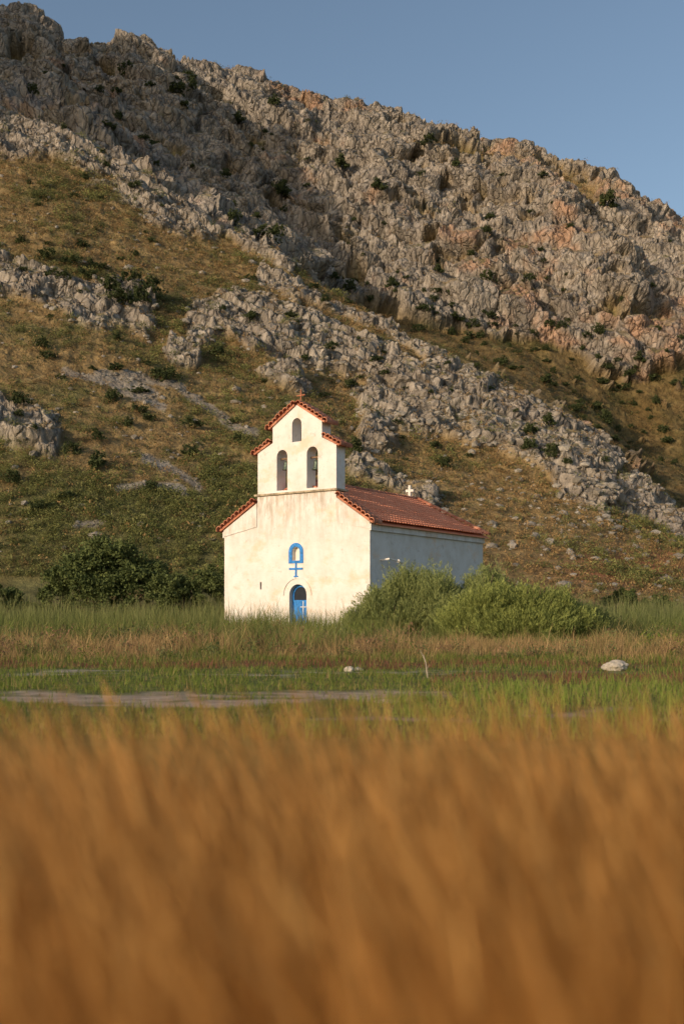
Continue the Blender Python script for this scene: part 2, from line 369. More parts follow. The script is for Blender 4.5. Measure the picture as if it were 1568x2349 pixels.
# unseen ridge added outside the frame, shaped to cast shade on the hill
shade_ridge = np.array([(-330, 420, 326), (-285, 320, 298), (-248, 228, 256), (-222, 150, 224), (-212, 105, 194), (-200, 65, 124), (-194, 22, 90), (-190, -12, 60), (-188, -45, 4)], float)
tt = np.linspace(0, 8, 220); rx_ = np.interp(tt, range(9), shade_ridge[:, 0]); ry_ = np.interp(tt, range(9), shade_ridge[:, 1]); rz_ = np.interp(tt, range(9), shade_ridge[:, 2])
rz_ = np.maximum(rz_+18*fbm(tt*1.9, tt*0, tt*0+3, 4, .6)*2, 0)
cs = np.linspace(-1, 1, 81)
KX = rx_[:, None]+cs[None]*np.maximum(rz_[:, None]*.62, 20)*np.where(cs[None] > 0, .8, 1.6); KY = ry_[:, None]+0*cs[None]
KZ = rz_[:, None]*(1-np.abs(cs[None])**.9)+6*fbm(KX/18, KY/18, 2., 4)*(1-np.abs(cs[None]))-1
ix = np.arange(KX.size).reshape(KX.shape)
tag(mesh_np('hillside', np.stack([KX, KY, KZ], -1), quads(ix)[:, ::-1], M_hill, np.tile(np.array([.2, .165, .11, .3]), (KX.size, 1)), smooth=False), kind='structure')  # added shade-casting ridge, separate from the visible hill
# ------------------------------------------------------------------ foliage helpers
def quad_cloud(Cn, D, S, L, W):
    a = Cn-D*L[:, None]*.5; b = Cn+D*L[:, None]*.5; s = S*W[:, None]*.5
    V = np.stack([a-s*.5, a+s*.5, b*.45+a*.55+s, b, b*.45+a*.55-s], 1)
    n = len(Cn); f = np.arange(n)[:, None]*5+np.arange(5)[None]
    return V.reshape(-1, 3), f
def unit(v): return v/(np.linalg.norm(v, axis=-1, keepdims=True)+1e-9)
def leaf_ball(lumps, n, size, c_lo, c_hi, clumps=14, cl=.22, r=rng):
    out, cols = [], []
    tot = sum(l[3]*l[4]*l[5] for l in lumps)
    for (cx, cy, cz, rx, ry, rz) in lumps:
        k = max(4, int(clumps*(rx*ry*rz)/tot*len(lumps)))
        d = unit(r.normal(size=(k, 3))); d[:, 2] = np.where(d[:, 2] < -.35, -d[:, 2], d[:, 2])
        cc = np.array([cx, cy, cz])+d*np.array([rx, ry, rz])*r.uniform(.5, 1.22, (k, 1))
        m = max(10, int(n*(rx*ry*rz)/tot)); w = r.integers(0, k, m); sc = np.array([rx, ry, rz])*cl*1.5
        g = r.normal(size=(m, 3)); g = unit(g)*r.random((m, 1))**.45
        out.append(cc[w]+g*sc*r.uniform(.4, 1.15, (k, 1))[w]); br = r.random(k)[w]*.6+r.random(m)*.4
        cols.append(lerp(np.array(c_lo), np.array(c_hi), br[:, None]))
    Cn = np.concatenate(out); cols = np.concatenate(cols); m = len(Cn)
    D = unit(r.normal(size=(m, 3))); S = unit(np.cross(D, r.normal(size=(m, 3)))); L = size*r.uniform(.6, 1.4, m)
    V, f = quad_cloud(Cn, D, S, L, L*.55)
    return V, f, np.repeat(cols, 5, 0)
def ribbons(Pt, W, S):
    n, s, _ = Pt.shape; a = Pt-S[:, None]*W[..., None]*.5; b = Pt+S[:, None]*W[..., None]*.5
    V = np.stack([a, b], 2).reshape(-1, 3); i = np.arange(n)[:, None]*2*s+np.arange(s-1)[None]*2
    return V, np.stack([i, i+1, i+3, i+2], -1).reshape(-1, 4)
def grass(name, x, y, h, w, col, lean=.3, bias=(0, 0), seg=3, zoff=0, label=None, cat=None, mat=None, tipcol=None, curl=1.):
    n = len(x); z = gz(x, y)-.02+zoff; t = np.linspace(0, 1, seg+1)
    ang = rng.random(n)*2*np.pi; ln = np.stack([np.cos(ang), np.sin(ang)], 1)*rng.random((n, 1))*lean+np.asarray(bias)
    Pt = np.zeros((n, seg+1, 3)); Pt[..., 0] = x[:, None]+ln[:, :1]*h[:, None]*t**(1+curl); Pt[..., 1] = y[:, None]+ln[:, 1:]*h[:, None]*t**(1+curl)
    Pt[..., 2] = z[:, None]+h[:, None]*(t-.12*t**2*np.linalg.norm(ln, axis=1)[:, None])
    W = w[:, None]*(1-t*.93); a2_ = rng.random(n)*np.pi; S = np.stack([np.cos(a2_), np.sin(a2_)*.6, 0*a2_], 1)
    V, f = ribbons(Pt, W, unit(S)); c = np.repeat(col[:, None], (seg+1)*2, 1)
    if tipcol is not None:
        tt = np.repeat(t, 2)[None, :, None]; c = lerp(c, np.repeat(tipcol[:, None], (seg+1)*2, 1), tt)
    o = mesh_np(name, V, f, mat or M_grass, c.reshape(-1, 3)); tag(o, label, cat, kind='stuff'); return o
def cmix(a, b, t): return lerp(np.array(a)[None], np.array(b)[None], np.asarray(t)[:, None])
def scatter(n, x0, x1, y0, y1): return rng.uniform(x0, x1, n), rng.uniform(y0, y1, n)
def tufts(name, Pc, sz, q, ccl, label, cat, squash=.45, leaf=.35, updir=.8, asp=.4, r=rng):
    n = len(Pc); off = unit(r.normal(size=(n, q, 3)))*(r.random((n, q, 1))**.5)*sz[:, None, None]; off[..., 2] = np.abs(off[..., 2])*squash*2
    Cn = (Pc[:, None]+off).reshape(-1, 3); m = len(Cn); D = unit(r.normal(size=(m, 3))+np.array([0, 0, updir])); S = unit(np.cross(D, r.normal(size=(m, 3))))
    L = np.repeat(sz, q)*leaf*r.uniform(.6, 1.3, m); V, f = quad_cloud(Cn, D, S, L, L*asp)
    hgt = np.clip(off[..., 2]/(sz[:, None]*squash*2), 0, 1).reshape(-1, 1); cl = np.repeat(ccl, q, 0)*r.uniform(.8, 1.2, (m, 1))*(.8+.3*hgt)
    return tag(mesh_np(name, V, f, M_leaf, np.repeat(cl, 5, 0)), label, cat, kind='stuff')
TH = math.radians(35); CX, CY = -2.605, 54.82; ct, st_ = math.cos(TH), math.sin(TH)
def in_church(x, y, m=.15):
    dx, dy = x-CX, y-CY; lx = dx*ct-dy*st_; ly = dx*st_+dy*ct
    return (np.abs(lx) < 4.92+m) & (ly > -m) & (ly < 12.5+m)
def keep(x, y, *rest, m=.15):
    k = ~in_church(x, y, m); return tuple(a[k] for a in (x, y)+rest)
# ------------------------------------------------------------------ meadow vegetation
x, y = scatter(38000, -34, 34, 50, 70); nn = fbm(x*.12, y*.12, 5., 3); k = rng.random(len(x)) < ss(-.35, .1, nn+.3*(x < -6)+.25*(x > 8)); x, y = keep(x[k], y[k])
h = rng.uniform(.9, 1.9, len(x))*(1+1.1*fbm(x*.45, y*.45, 2., 3))*np.where(y < 58, .8, 1.)
grass('reeds', x, y, h, rng.uniform(.03, .06, len(x)), cmix((.09, .125, .035), (.165, .19, .06), rng.random(len(x))), .4, tipcol=cmix((.16, .195, .07), (.27, .26, .11), rng.random(len(x))), label='tall green reeds growing at the foot of the hill behind the chapel', cat='reeds')
def fronting(x, y): return ((x > 2.2) & (x < 10.2) & (y < 43.2) & (y > 34)).astype(float)
x, y = scatter(68000, -24, 24, 33.5, 55); x, y = keep(x, y); nn = fbm(x*.22, y*.3, 7., 3); n3_ = fbm(x*.8, y*.8, 17., 3)
g = ss(-.2, .26, nn*1.9+.6*n3_+(y-40.5)*.05); k = rng.random(len(x)) < .25+.75*ss(-.3, .2, n3_); x, y, nn, n3_, g = x[k], y[k], nn[k], n3_[k], g[k]
h = rng.uniform(.25, 1.05, len(x))*lerp(.8, 1.1, g)*(1+1.6*n3_+.6*nn)*(1-.5*fronting(x, y))
cb = lerp(cmix((.25, .17, .07), (.42, .30, .15), rng.random(len(x))), cmix((.085, .115, .028), (.18, .20, .06), rng.random(len(x))), g[:, None])
cb = cb*(1+.6*fbm(x*.5, y*.5, 21., 2))[:, None]
grass('meadow_grass', x, y, h, rng.uniform(.016, .04, len(x)), cb, .9, bias=(.05, 0), tipcol=cb*1.2, label='mixed green and straw coloured tall grass around the chapel front', cat='grass')
x, y = scatter(36000, -18, 18, 29, 38); nn = fbm(x*.35, y*.5, 17., 4); k = rng.random(len(x)) < ss(-1.2, .6, (warp_y(x, y)-31.5)*.6+nn); x, y, nn = x[k], y[k], nn[k]
h = rng.uniform(.15, .6, len(x))*(.5+.5*ss(30, 35, y))*(1+1.4*fbm(x*1.0, y*1.0, 13., 2))
g = ss(-.05, .3, nn*1.4+(32-y)*.04)
cb = lerp(cmix((.27, .18, .08), (.45, .31, .15), rng.random(len(x))), cmix((.09, .13, .025), (.18, .22, .05), rng.random(len(x))), g[:, None])
grass('straw_grass', x, y, h, rng.uniform(.014, .032, len(x)), cb, .9, bias=(.08, 0), label='low dry straw grass with green patches along the front of the meadow', cat='grass')
x, y = scatter(1300, -20, 20, 31, 52); x, y = keep(x, y); nn = fbm(x*.3, y*.3, 77., 3); k = (nn > -.1) & (fronting(x, y) < .5); x, y = x[k], y[k]; n_ = len(x)
tt_ = rng.random(n_); cw = np.where((tt_ < .55)[:, None], cmix((.10, .13, .045), (.21, .23, .09), rng.random(n_)), np.where((tt_ < .8)[:, None], cmix((.20, .12, .07), (.28, .17, .10), rng.random(n_)), cmix((.09, .14, .02), (.17, .21, .04), rng.random(n_))))
tufts('weeds', np.stack([x, y, gz(x, y)+.1], 1), rng.uniform(.2, .6, n_)*(.6+.4*ss(31, 40, y)), 70, cw, 'leafy green and reddish weeds scattered through the meadow grass', 'weeds', .7, .26)
x, y = scatter(110000, -12, 13, 12.5, 32); yw = warp_y(x, y); rt_ = right_t(x, y); nn1 = fbm(x*.35, y*.9, 1., 5)
bare = ((yw > 17.8) & (yw < 20.) & (rt_ < .5) & (nn1 > -.25) & (rng.random(len(x)) < .96)) | ((yw > 25.) & (yw < 26.8) & (nn1 > .08) & (x < 6) & (rng.random(len(x)) < .8)) | ((yw > 15.) & (yw < 16.) & (rt_ > .5) & (nn1 > .05))
k = ~bare & (rng.random(len(x)) < .3+.7*ss(-.2, .2, fbm(x*1.1, y*1.1, 30., 3))); x, y, yw, rt_ = x[k], y[k], yw[k], rt_[k]
rgt = ss(0, 1.5, rt_)*(y < 24)
h = rng.uniform(.05, .2, len(x))*np.where(y > 28, 1.3, 1)*(1+.5*rgt)*(1+1.2*fbm(x*.8, y*.8, 33., 2)); cb = cmix((.09, .135, .022), (.20, .24, .05), rng.random(len(x)))*(1+.35*rgt)[:, None]
rd = (((yw > 27.4) & (yw < 30.)) | ((yw > 22.4) & (yw < 24.9) & (x > 2))) & (rng.random(len(x)) < .6); cb[rd] = cmix((.14, .055, .04), (.26, .12, .07), rng.random(rd.sum()))
st2 = rng.random(len(x)) < .15; cb[st2 & ~rd] = (.30, .22, .10)
grass('turf', x, y, h, rng.uniform(.01, .025, len(x)), cb, .7, seg=2, label='low green turf and red salt plants on the mud flat before the meadow', cat='turf')
# ------------------------------------------------------------------ foreground dry grass (out of focus)
N = 46000; y = rng.uniform(.95, 3.9, N); x = rng.uniform(-.5, .5, N)*y*1.15+rng.normal(size=N)*.05
h = rng.uniform(.95, 1.33, N)+.03*fbm(x*.8, y*.8, 40., 2); h = np.where(rng.random(N) < .04, h+.08, h)
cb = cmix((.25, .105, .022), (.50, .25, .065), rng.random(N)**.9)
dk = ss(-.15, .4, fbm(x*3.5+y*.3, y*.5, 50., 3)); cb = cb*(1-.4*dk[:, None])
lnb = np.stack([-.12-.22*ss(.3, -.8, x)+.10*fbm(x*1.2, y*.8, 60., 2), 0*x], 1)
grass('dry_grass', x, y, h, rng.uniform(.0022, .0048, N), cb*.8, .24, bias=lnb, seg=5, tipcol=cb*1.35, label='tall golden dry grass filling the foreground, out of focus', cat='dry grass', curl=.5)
N = 7000; y = rng.uniform(1.1, 3.9, N); x = rng.uniform(-.5, .5, N)*y*1.2; hh = rng.uniform(.95, 1.29, N)
Cn = np.stack([x-.13*hh, y, hh], 1); D = unit(np.stack([rng.normal(size=N)*.25-.35, rng.normal(size=N)*.3, np.ones(N)], 1)); S = unit(np.cross(D, rng.normal(size=(N, 3))))
V, f = quad_cloud(Cn, D, S, rng.uniform(.10, .26, N), rng.uniform(.003, .007, N))
tag(mesh_np('seed_heads', V, f, M_grass, np.repeat(cmix((.36, .17, .045), (.62, .36, .12), rng.random(N)), 5, 0)), 'feathery golden seed heads on the foreground grass, out of focus', 'seed heads', kind='stuff')
# ------------------------------------------------------------------ tamarisk bushes
def tamarisk(x, y, lumps, n, label, lo=(.12, .165, .055), hi=(.34, .37, .14)):
    g0 = float(gz(x, y)); root = empty('tamarisk_bush', (x, y, g0)); tag(root, label, 'bush', 'feathery tamarisk bushes beside the chapel')
    bm = bmesh.new(); P_, Dd, cc = [], [], []; q = 26
    tot = sum(l[3]*l[4] for l in lumps)
    for (cx, cy, cz, rx, ry, rz) in lumps:
        for k in range(5):
            a = random.uniform(0, 6.28); r_ = random.uniform(.3, .8)
            tx, ty, tz = cx+math.cos(a)*rx*r_, cy+math.sin(a)*ry*r_, cz+rz*random.uniform(.2, .7)
            tube(bm, [(cx*.6, cy*.6, -.1), (lerp(cx*.6, tx, .4), lerp(cy*.6, ty, .4), tz*.5), (tx, ty, tz)], [.06, .04, .012], 5)
        m = int(n*rx*ry/tot); ns = m//q
        d = unit(rng.normal(size=(ns, 3))); d[:, 2] = np.abs(d[:, 2])*1.1-.35
        rad = rng.uniform(.5, 1.12, ns)*(1+1.0*fbm(d[:, 0]*2.2, d[:, 1]*2.2, d[:, 2]*2.2+cx, 3))
        tip = np.array([cx, cy, cz])+d*np.array([rx, ry, rz])*rad[:, None]
        out = unit(d*np.array([.8, .8, .4])+np.array([0, 0, .95])+rng.normal(size=(ns, 3))*.22); ln = rng.uniform(.5, 1.5, ns)
        t = rng.random((ns, q)); tip = tip + out*(.36*ln)[:, None]
        pos = tip[:, None]-out[:, None]*(t*ln[:, None])[..., None] + rng.normal(size=(ns, q, 3))*(.012+.12*t[..., None]); pos[..., 2] -= .14*(1-t)**2*ln[:, None]
        pos[..., 2] = np.maximum(pos[..., 2], .05)
        P_.append(pos.reshape(-1, 3)); Dd.append(unit(np.repeat(out[:, None], q, 1).reshape(-1, 3)+rng.normal(size=(ns*q, 3))*.35))
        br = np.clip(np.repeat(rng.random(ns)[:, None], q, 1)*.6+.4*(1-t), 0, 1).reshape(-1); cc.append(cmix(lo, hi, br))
    P_ = np.concatenate(P_); Dd = np.concatenate(Dd); cc = np.concatenate(cc); m = len(P_)
    S = unit(np.cross(Dd, rng.normal(size=(m, 3)))); V, f = quad_cloud(P_, Dd, S, rng.uniform(.07, .17, m), rng.uniform(.014, .034, m))
    obj('stems', bm, M_bark, root); mesh_np('foliage', V, f, M_leaf, np.repeat(cc, 5, 0), root)
tamarisk(2.7, 48.2, [(-.9, 0, 1.5, 1.1, 1.1, 1.1), (.4, .2, 2.2, 1.1, 1.1, 1.5), (1.4, 0, 2.0, 1.0, 1.1, 1.5), (-1.9, -.3, .8, .8, .8, .7), (.4, -.6, 1.0, 1.5, .9, .9)], 96000, 'feathery green tamarisk bush touching the near corner of the chapel')
tamarisk(5.6, 47.5, [(-1.1, 0, 1.9, 1.1, 1.0, 1.4), (.3, .3, 1.7, .9, .9, 1.2), (1.2, .2, 2.1, 1.2, 1.0, 1.5), (.2, -.8, 1.3, 1.6, .9, 1.2)], 96000, 'middle tamarisk bush hiding the foot of the shaded side wall')
tamarisk(7.5, 43.4, [(-2.3, .1, 1.1, 1.0, .9, 1.0), (-1.2, 0, 1.5, 1.2, 1.1, 1.2), (.2, 0, 1.5, 1.3, 1.1, 1.3), (1.6, .2, 1.3, 1.1, 1.1, 1.2), (2.6, .2, .8, .9, .9, .8), (.0, -.8, .8, 2.2, .9, .8)], 130000, 'broad yellowish green tamarisk bush right of the chapel, nearest to the mud flat', (.12, .165, .042), (.34, .37, .11))
tamarisk(11.0, 47.0, [(0, 0, .9, 1.3, 1.0, 1.0), (-1., .2, 1.3, .9, .9, 1.1)], 34000, 'lowest tamarisk bush at the right end of the row', (.07, .10, .03), (.18, .21, .07))
# ------------------------------------------------------------------ leafy trees at left
def leafy_tree(x, y, lumps, n, size, label, lo, hi, clumps=40, trunk_r=.16):
    g0 = float(gz(x, y)); root = empty('leafy_tree', (x, y, g0)); tag(root, label, 'tree')
    bm = bmesh.new(); H = max(l[2]+l[5]*.3 for l in lumps)
    tube(bm, [(0, 0, -.3), (.05, 0, H*.25), (-.03, .03, H*.5), (.05, 0, H*.9)], [trunk_r*1.2, trunk_r, trunk_r*.7, trunk_r*.2], 8)
    for (cx, cy, cz, rx, ry, rz) in lumps:
        tube(bm, [(0, 0, H*.2), (cx*.5, cy*.5, lerp(H*.2, cz, .6)), (cx, cy, cz+rz*.3)], [trunk_r*.6, trunk_r*.4, .03], 6)
        for _ in range(4):
            q = (cx+random.uniform(-.7, .7)*rx, cy+random.uniform(-.7, .7)*ry, cz+random.uniform(-.1, .7)*rz)
            tube(bm, [(cx*.5, cy*.5, lerp(H*.2, cz, .6)), q], [.05, .012], 5)
    obj('trunk', bm, M_bark, root); V, f, c = leaf_ball(lumps, n, size, lo, hi, clumps, .19); mesh_np('crown', V, f, M_leaf, c, root)
dk_lo, dk_hi = (.055, .078, .025), (.165, .20, .065)
leafy_tree(-15.1, 64.5, [(-1.6, 0, 2.5, 1.9, 1.7, 1.5), (.2, 0, 3.3, 2.1, 1.9, 1.9), (2.2, 0, 2.7, 1.8, 1.6, 1.5), (-2.9, 0, 1.4, 1.3, 1.2, 1.1), (3.4, .1, 1.7, 1.2, 1.1, 1.1), (.3, -1.2, 1.7, 2.4, 1.1, 1.3)], 34000, .17, 'large round dark green tree left of the chapel', dk_lo, dk_hi, 95)
leafy_tree(-9.8, 63.5, [(-.9, 0, 2.1, 1.4, 1.2, 1.2), (.9, .2, 2.1, 1.4, 1.2, 1.2), (0, -.4, 1.4, 1.6, 1.0, 1.0)], 15000, .15, 'smaller dark bushy tree between the large tree and the chapel wall', dk_lo, (.17, .205, .07), 50, .1)
leafy_tree(-7.0, 67.5, [(-.3, 0, 2.6, 1.5, 1.2, 1.7), (.8, .2, 3.4, 1.2, 1.1, 2.0)], 12000, .15, 'dark bushy tree half hidden behind the left edge of the chapel', dk_lo, dk_hi, 34, .1)
leafy_tree(-21.6, 64.5, [(-.3, 0, 1.5, 1.5, 1.2, 1.1), (1.0, 0, 1.1, 1.0, .9, .8)], 8000, .15, 'dark bushy tree at the far left edge of the meadow', dk_lo, (.12, .15, .05), 26, .08)
leafy_tree(20.4, 70, [(-1.0, 0, 1.1, 1.2, 1.0, 1.0), (.9, 0, .9, 1.2, 1.0, .9)], 7000, .15, 'low green tree on the meadow at the far right', (.05, .075, .022), (.13, .155, .045), 20, .07)
# ------------------------------------------------------------------ hillside shrubs
variants = []
for k in range(6):
    r2 = np.random.default_rng(50+k); lumps = [(r2.uniform(-.55, .55), r2.uniform(-.3, .3), .55+r2.uniform(-.15, .2), r2.uniform(.45, .75), .6, r2.uniform(.35, .7)) for _ in range(3)]
    V, f, c = leaf_ball(lumps, 950, .15, (.03, .044, .018), (.095, .115, .04), 14, .26, r=r2)
    o = mesh_np('hillside_shrub', V, f, M_leaf, c); variants.append(o.data); bpy.data.objects.remove(o)
def hill_shrub(u, v, s, label, group=None, name='hillside_shrub', sx=1.):
    p = locate(u, v); o = bpy.data.objects.new(name, random.choice(variants)); C.objects.link(o)
    o.location = (float(p[0]), float(p[1]), float(p[2])-.25*s); o.scale = (s*sx, s, s*random.uniform(.7, 1.15)); o.rotation_euler.z = random.uniform(0, 6.28)
    tag(o, label, 'shrub', group)
for u, v, s, l in ((295,170,3.4,'tall dark shrub on the skyline near the left end of the ridge'), (412,186,2.6,'small rounded shrub on the skyline, second from the left'), (635,242,3.2,'upright dark shrub on the skyline above the chapel'),
                   (980,334,3.4,'wide dark shrub on the skyline right of the middle'), (375,215,4.2,'broad dark shrub on the cliff below the left part of the ridge'), (782,388,3.2,'round dark shrub alone on the upper cliff, right of the bell tower'),
                   (884,450,3.2,'round green shrub on the cliff face, below the highest round shrub'), (643,450,3.4,'dark shrub in the shaded hollow of the cliff, directly above the bell tower'), (545,290,3.2,'dark shrub clinging under the ridge at left centre'),
                   (1380,485,4.2,'broad dark shrub near the right shoulder of the ridge'), (578,545,3.2,'dark shrub at the top edge of the front spur'), (575,735,1.8,'green shrub growing on the pale rock band of the spur')):
    hill_shrub(u, v, s, l)
spots = []
for _ in range(9000):
    u, v = random.uniform(5, 1560), random.uniform(150, 1080); vr = np.interp(u, rid_u, rid_v); vsx = np.interp(u, spur_u, spur_v)
    if v < vr+12: continue
    onb = v < vsx-8
    dens = .2
    if onb and 800 < u and v > np.interp(u, [800, 1568], [600, 820]): dens = .9
    if onb and 0 < (vsx-v) < 60 and u > 650: dens = 1.
    if not onb: dens = .14
    if random.random() > dens: continue
    if any((u-a)**2+(v-b)**2 < 17**2 for a, b in spots): continue
    spots.append((u, v)); hill_shrub(u, v, random.choice([.9, 1.2, 1.5, 1.9, 2.3])*(1 if onb else .62), 'small dark shrub dotted on the rocky hillside', 'small shrubs dotted over the rocky hillside')
    if len(spots) > 265: break
for u, v, s in ((130,640,2.0),(160,610,1.8),(200,640,1.8),(250,670,1.9),(275,700,2.0),(320,690,2.0),(340,670,2.0),(230,620,1.7),(300,650,1.7),(110,600,1.5)):
    hill_shrub(u, v, s, 'dark shrub in the thicket on the left rock band of the spur', 'dark thicket on the left rock band')
for u, v, s in ((325,905,1.5),(385,880,1.5),(345,1130,1.3),(100,1180,1.3),(40,1110,1.3),(155,1150,1.2),(355,865,1.3),(440,985,1.2)):
    hill_shrub(u, v, s, 'green shrub beside the grey scree on the lower left slope', 'shrubs beside the grey scree')
# scrub
visf = (vis & (HP > 1.02) & (HP < 5.95) & (np.abs(PU-784) < 880)).astype(float)
W8 = visf*(1-rock*.85)*(1-.8*tal)*(1+1.0*gmask)*lerp(1.25, .6, back)*HY/150
pr = W8.ravel()/W8.sum(); NS = 26000; sel = rng.choice(len(pr), NS, p=pr); Pc_ = P.reshape(-1, 3)[sel]; gm = gmask.ravel()[sel]; vv = V0.ravel()[sel]; uq = U.ravel()[sel]; gl = gul.ravel()[sel]
low = ss(900, 1200, vv)*(1-ss(600, 1000, uq)); sz = rng.uniform(.2, .65, NS)*(1+.8*low*rng.random(NS)**2)*(1+(Pc_[:, 1]-90)/240)
isg = rng.random(NS) < (.33+.3*gm+.15*low); ccl = np.where(isg[:, None], cmix((.085, .095, .032), (.23, .225, .085), rng.random(NS)), cmix((.22, .135, .055), (.42, .28, .125), rng.random(NS)))*(1-.4*gl[:, None])  # gully scrub colour darkened along with the painted slope shade
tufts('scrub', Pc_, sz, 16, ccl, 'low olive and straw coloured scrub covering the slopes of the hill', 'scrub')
W8 = visf*(1-rock*.9)*(1-tal)*(.05+gmask)*(1-back)*(ss(850, 1100, V0)*(1-ss(520, 800, U))+.15+.3*ss(1080, 1200, V0)*ss(1100, 1300, U))*(HY/150)
pr = W8.ravel()/W8.sum(); NS = 2200; sel = rng.choice(len(pr), NS, p=pr); Pc_ = P.reshape(-1, 3)[sel]
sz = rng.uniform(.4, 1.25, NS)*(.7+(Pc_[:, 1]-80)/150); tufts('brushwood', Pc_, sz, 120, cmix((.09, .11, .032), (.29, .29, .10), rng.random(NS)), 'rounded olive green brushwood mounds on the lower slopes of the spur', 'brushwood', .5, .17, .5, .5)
# ------------------------------------------------------------------ rocks
def rock_bm(sub, sc, seed, rough=.25):
    bm = bmesh.new(); bmesh.ops.create_icosphere(bm, subdivisions=sub, radius=1)
    co = np.array([v.co[:] for v in bm.verts]); n_ = fbm(co[:, 0]*1.1+seed, co[:, 1]*1.1, co[:, 2]*1.1, 4, .55); w_, _, _ = worley(co[:, 0]*1.6+seed, co[:, 1]*1.6, co[:, 2]*1.6)
    co = co*(1+rough*1.6*n_-.25*w_)[:, None]*np.array(sc)
    for v, c in zip(bm.verts, co): v.co = c
    return bm
b0 = rock_bm(1, (1, 1, .75), 3); b0.verts.ensure_lookup_table(); rv = np.array([v.co[:] for v in b0.verts]); rf = np.array([[v.index for v in f.verts] for f in b0.faces]); b0.free()
edge = np.clip(rock*(1-rock)*4, 0, 1); W9 = (vis & (HP > 1.05) & (HP < 3.) & (np.abs(PU-784) < 860)).astype(float)*(.08+tal*1.2+edge*1.2+.5*np.exp(-((U-1420)/180)**2-((V0-1150)/80)**2))
pr = W9.ravel()/W9.sum(); NR = 2200; sel = rng.choice(len(pr), NR, p=pr); Pr = P.reshape(-1, 3)[sel]; s = rng.gamma(1.6, .13, NR)+.1; s = np.minimum(s, .8)*np.where(tal.ravel()[sel] > .5, .5, 1)
a = rng.random(NR)*6.28; R = np.zeros((NR, 3, 3)); R[:, 0, 0] = np.cos(a); R[:, 0, 1] = -np.sin(a); R[:, 1, 0] = np.sin(a); R[:, 1, 1] = np.cos(a); R[:, 2, 2] = 1
Vv = np.einsum('nij,vj->nvi', R, rv)*s[:, None, None]*rng.uniform(.7, 1.3, (NR, 1, 3)); Vv += Pr[:, None]; Ff = (rf[None]+np.arange(NR)[:, None, None]*len(rv)).reshape(-1, 3)
rcol = cmix((.19, .17, .14), (.34, .31, .265), rng.random(NR))
tag(mesh_np('loose_rocks', Vv, Ff, attr_mat('loose_limestone', .95, 2.5, .7, 1.3, (3, .7, .2)), np.repeat(rcol, len(rv), 0)), 'loose grey limestone rocks strewn over the front spur', 'rocks', kind='stuff')
def at(u, v, y): return ((u-784)/F*y, y)
def boulder(name, u, y, sc, seed, label, z=0, sub=4):
    xx, yy = at(u, 0, y); o = obj(name, rock_bm(sub, sc, seed), M_rock, smooth=False); o.location = (xx, yy, float(gz(xx, yy))+z); tag(o, label, 'rock'); return o
boulder('boulder', 1410, 26.6, (.36, .28, .20), 3.2, 'large pale rounded boulder standing alone on the grass at right', .09)
boulder('rock', 800, 26.4, (.15, .13, .13), 8.1, 'pale pointed rock on the pebble strip in front of the chapel', .02)
boulder('rock', 822, 26.9, (.14, .12, .08), 5.1, 'smaller flat rock lying just right of the pale pointed rock', .02)
boulder('rock', 884, 17.9, (.26, .16, .06), 11.7, 'low flat grey rock at the edge of the mud, in front of the dead stick', .0)
boulder('rock', 1268, 33.5, (.12, .1, .06), 1.7, 'very small pale rock at the foot of the tamarisk bushes', .03, 3)
xx, yy = at(975, 0, 24.2); bm = bmesh.new()
tube(bm, [(.06, 0, -.05), (.03, 0, .2), (.01, .02, .38), (-.05, 0, .56)], [.018, .015, .012, .007], 6); tube(bm, [(.01, .02, .36), (-.09, .0, .60), (-.13, 0, .66)], [.010, .007, .004], 5); tube(bm, [(.03, 0, .22), (.09, .02, .30)], [.007, .003], 5)
o = obj('dead_stick', bm, M_stick); o.location = (xx, yy, float(gz(xx, yy))); tag(o, 'thin forked dead stick standing upright in the mud flat', 'stick')
# ------------------------------------------------------------------ chapel
ch = empty('chapel', (CX, CY, 0), -TH); tag(ch, 'white plastered chapel with red tiled roof and stepped bell gable', 'chapel')
W2 = 4.915; L = 12.5
DX, NX = .3, .18
bm = bmesh.new()
wall_prism(bm, [(-W2, -.5), (W2, -.5), (W2, 6.12), (2.8, 7.52), (2.8, 7.86), (-2.5, 7.86), (-2.5, 7.52), (-W2, 6.12)],
           [arch(DX, .58, -.4, 3.0), arch(NX, .25, 4.28, 5.0), [(-2.33, 2.75), (-2.2, 2.75), (-2.2, 3.15), (-2.33, 3.15)]], 0, .5, back=False)
obj('facade', bm, M_pl, ch)
bm = bmesh.new(); wall_prism(bm, [(-W2+.01, -.5), (W2-.01, -.5), (W2-.01, 6.0), (.1, 8.42), (-W2+.01, 6.0)], [], .5, L); obj('nave_wall', bm, M_pl, ch)
bm = bmesh.new(); wall_prism(bm, [(W2+.02, 5.74), (W2+.02, 6.1), (2.82, 7.5), (2.82, 6.2)], [], -.045, -.002, True); obj('gable_band', bm, M_pl, ch)
bm = bmesh.new(); wall_prism(bm, [(-W2-.02, 5.74), (-2.52, 6.2), (-2.52, 7.5), (-W2-.02, 6.1)], [], -.045, -.002, True); obj('gable_band', bm, M_pl, ch)
for s_ in (1, -1):
    bm = bmesh.new(); box(bm, min(s_*(W2+.002), s_*(W2+.10)), max(s_*(W2+.002), s_*(W2+.10)), -.04, L+.05, 5.68, 6.02); bevel(bm, .012); obj('cornice', bm, M_pl, ch)
bm = bmesh.new(); box(bm, -2.64, 2.94, -.13, .95, 7.862, 7.97); bevel(bm, .02); obj('ledge', bm, M_ledge, ch)
bz = 7.972
bm = bmesh.new()
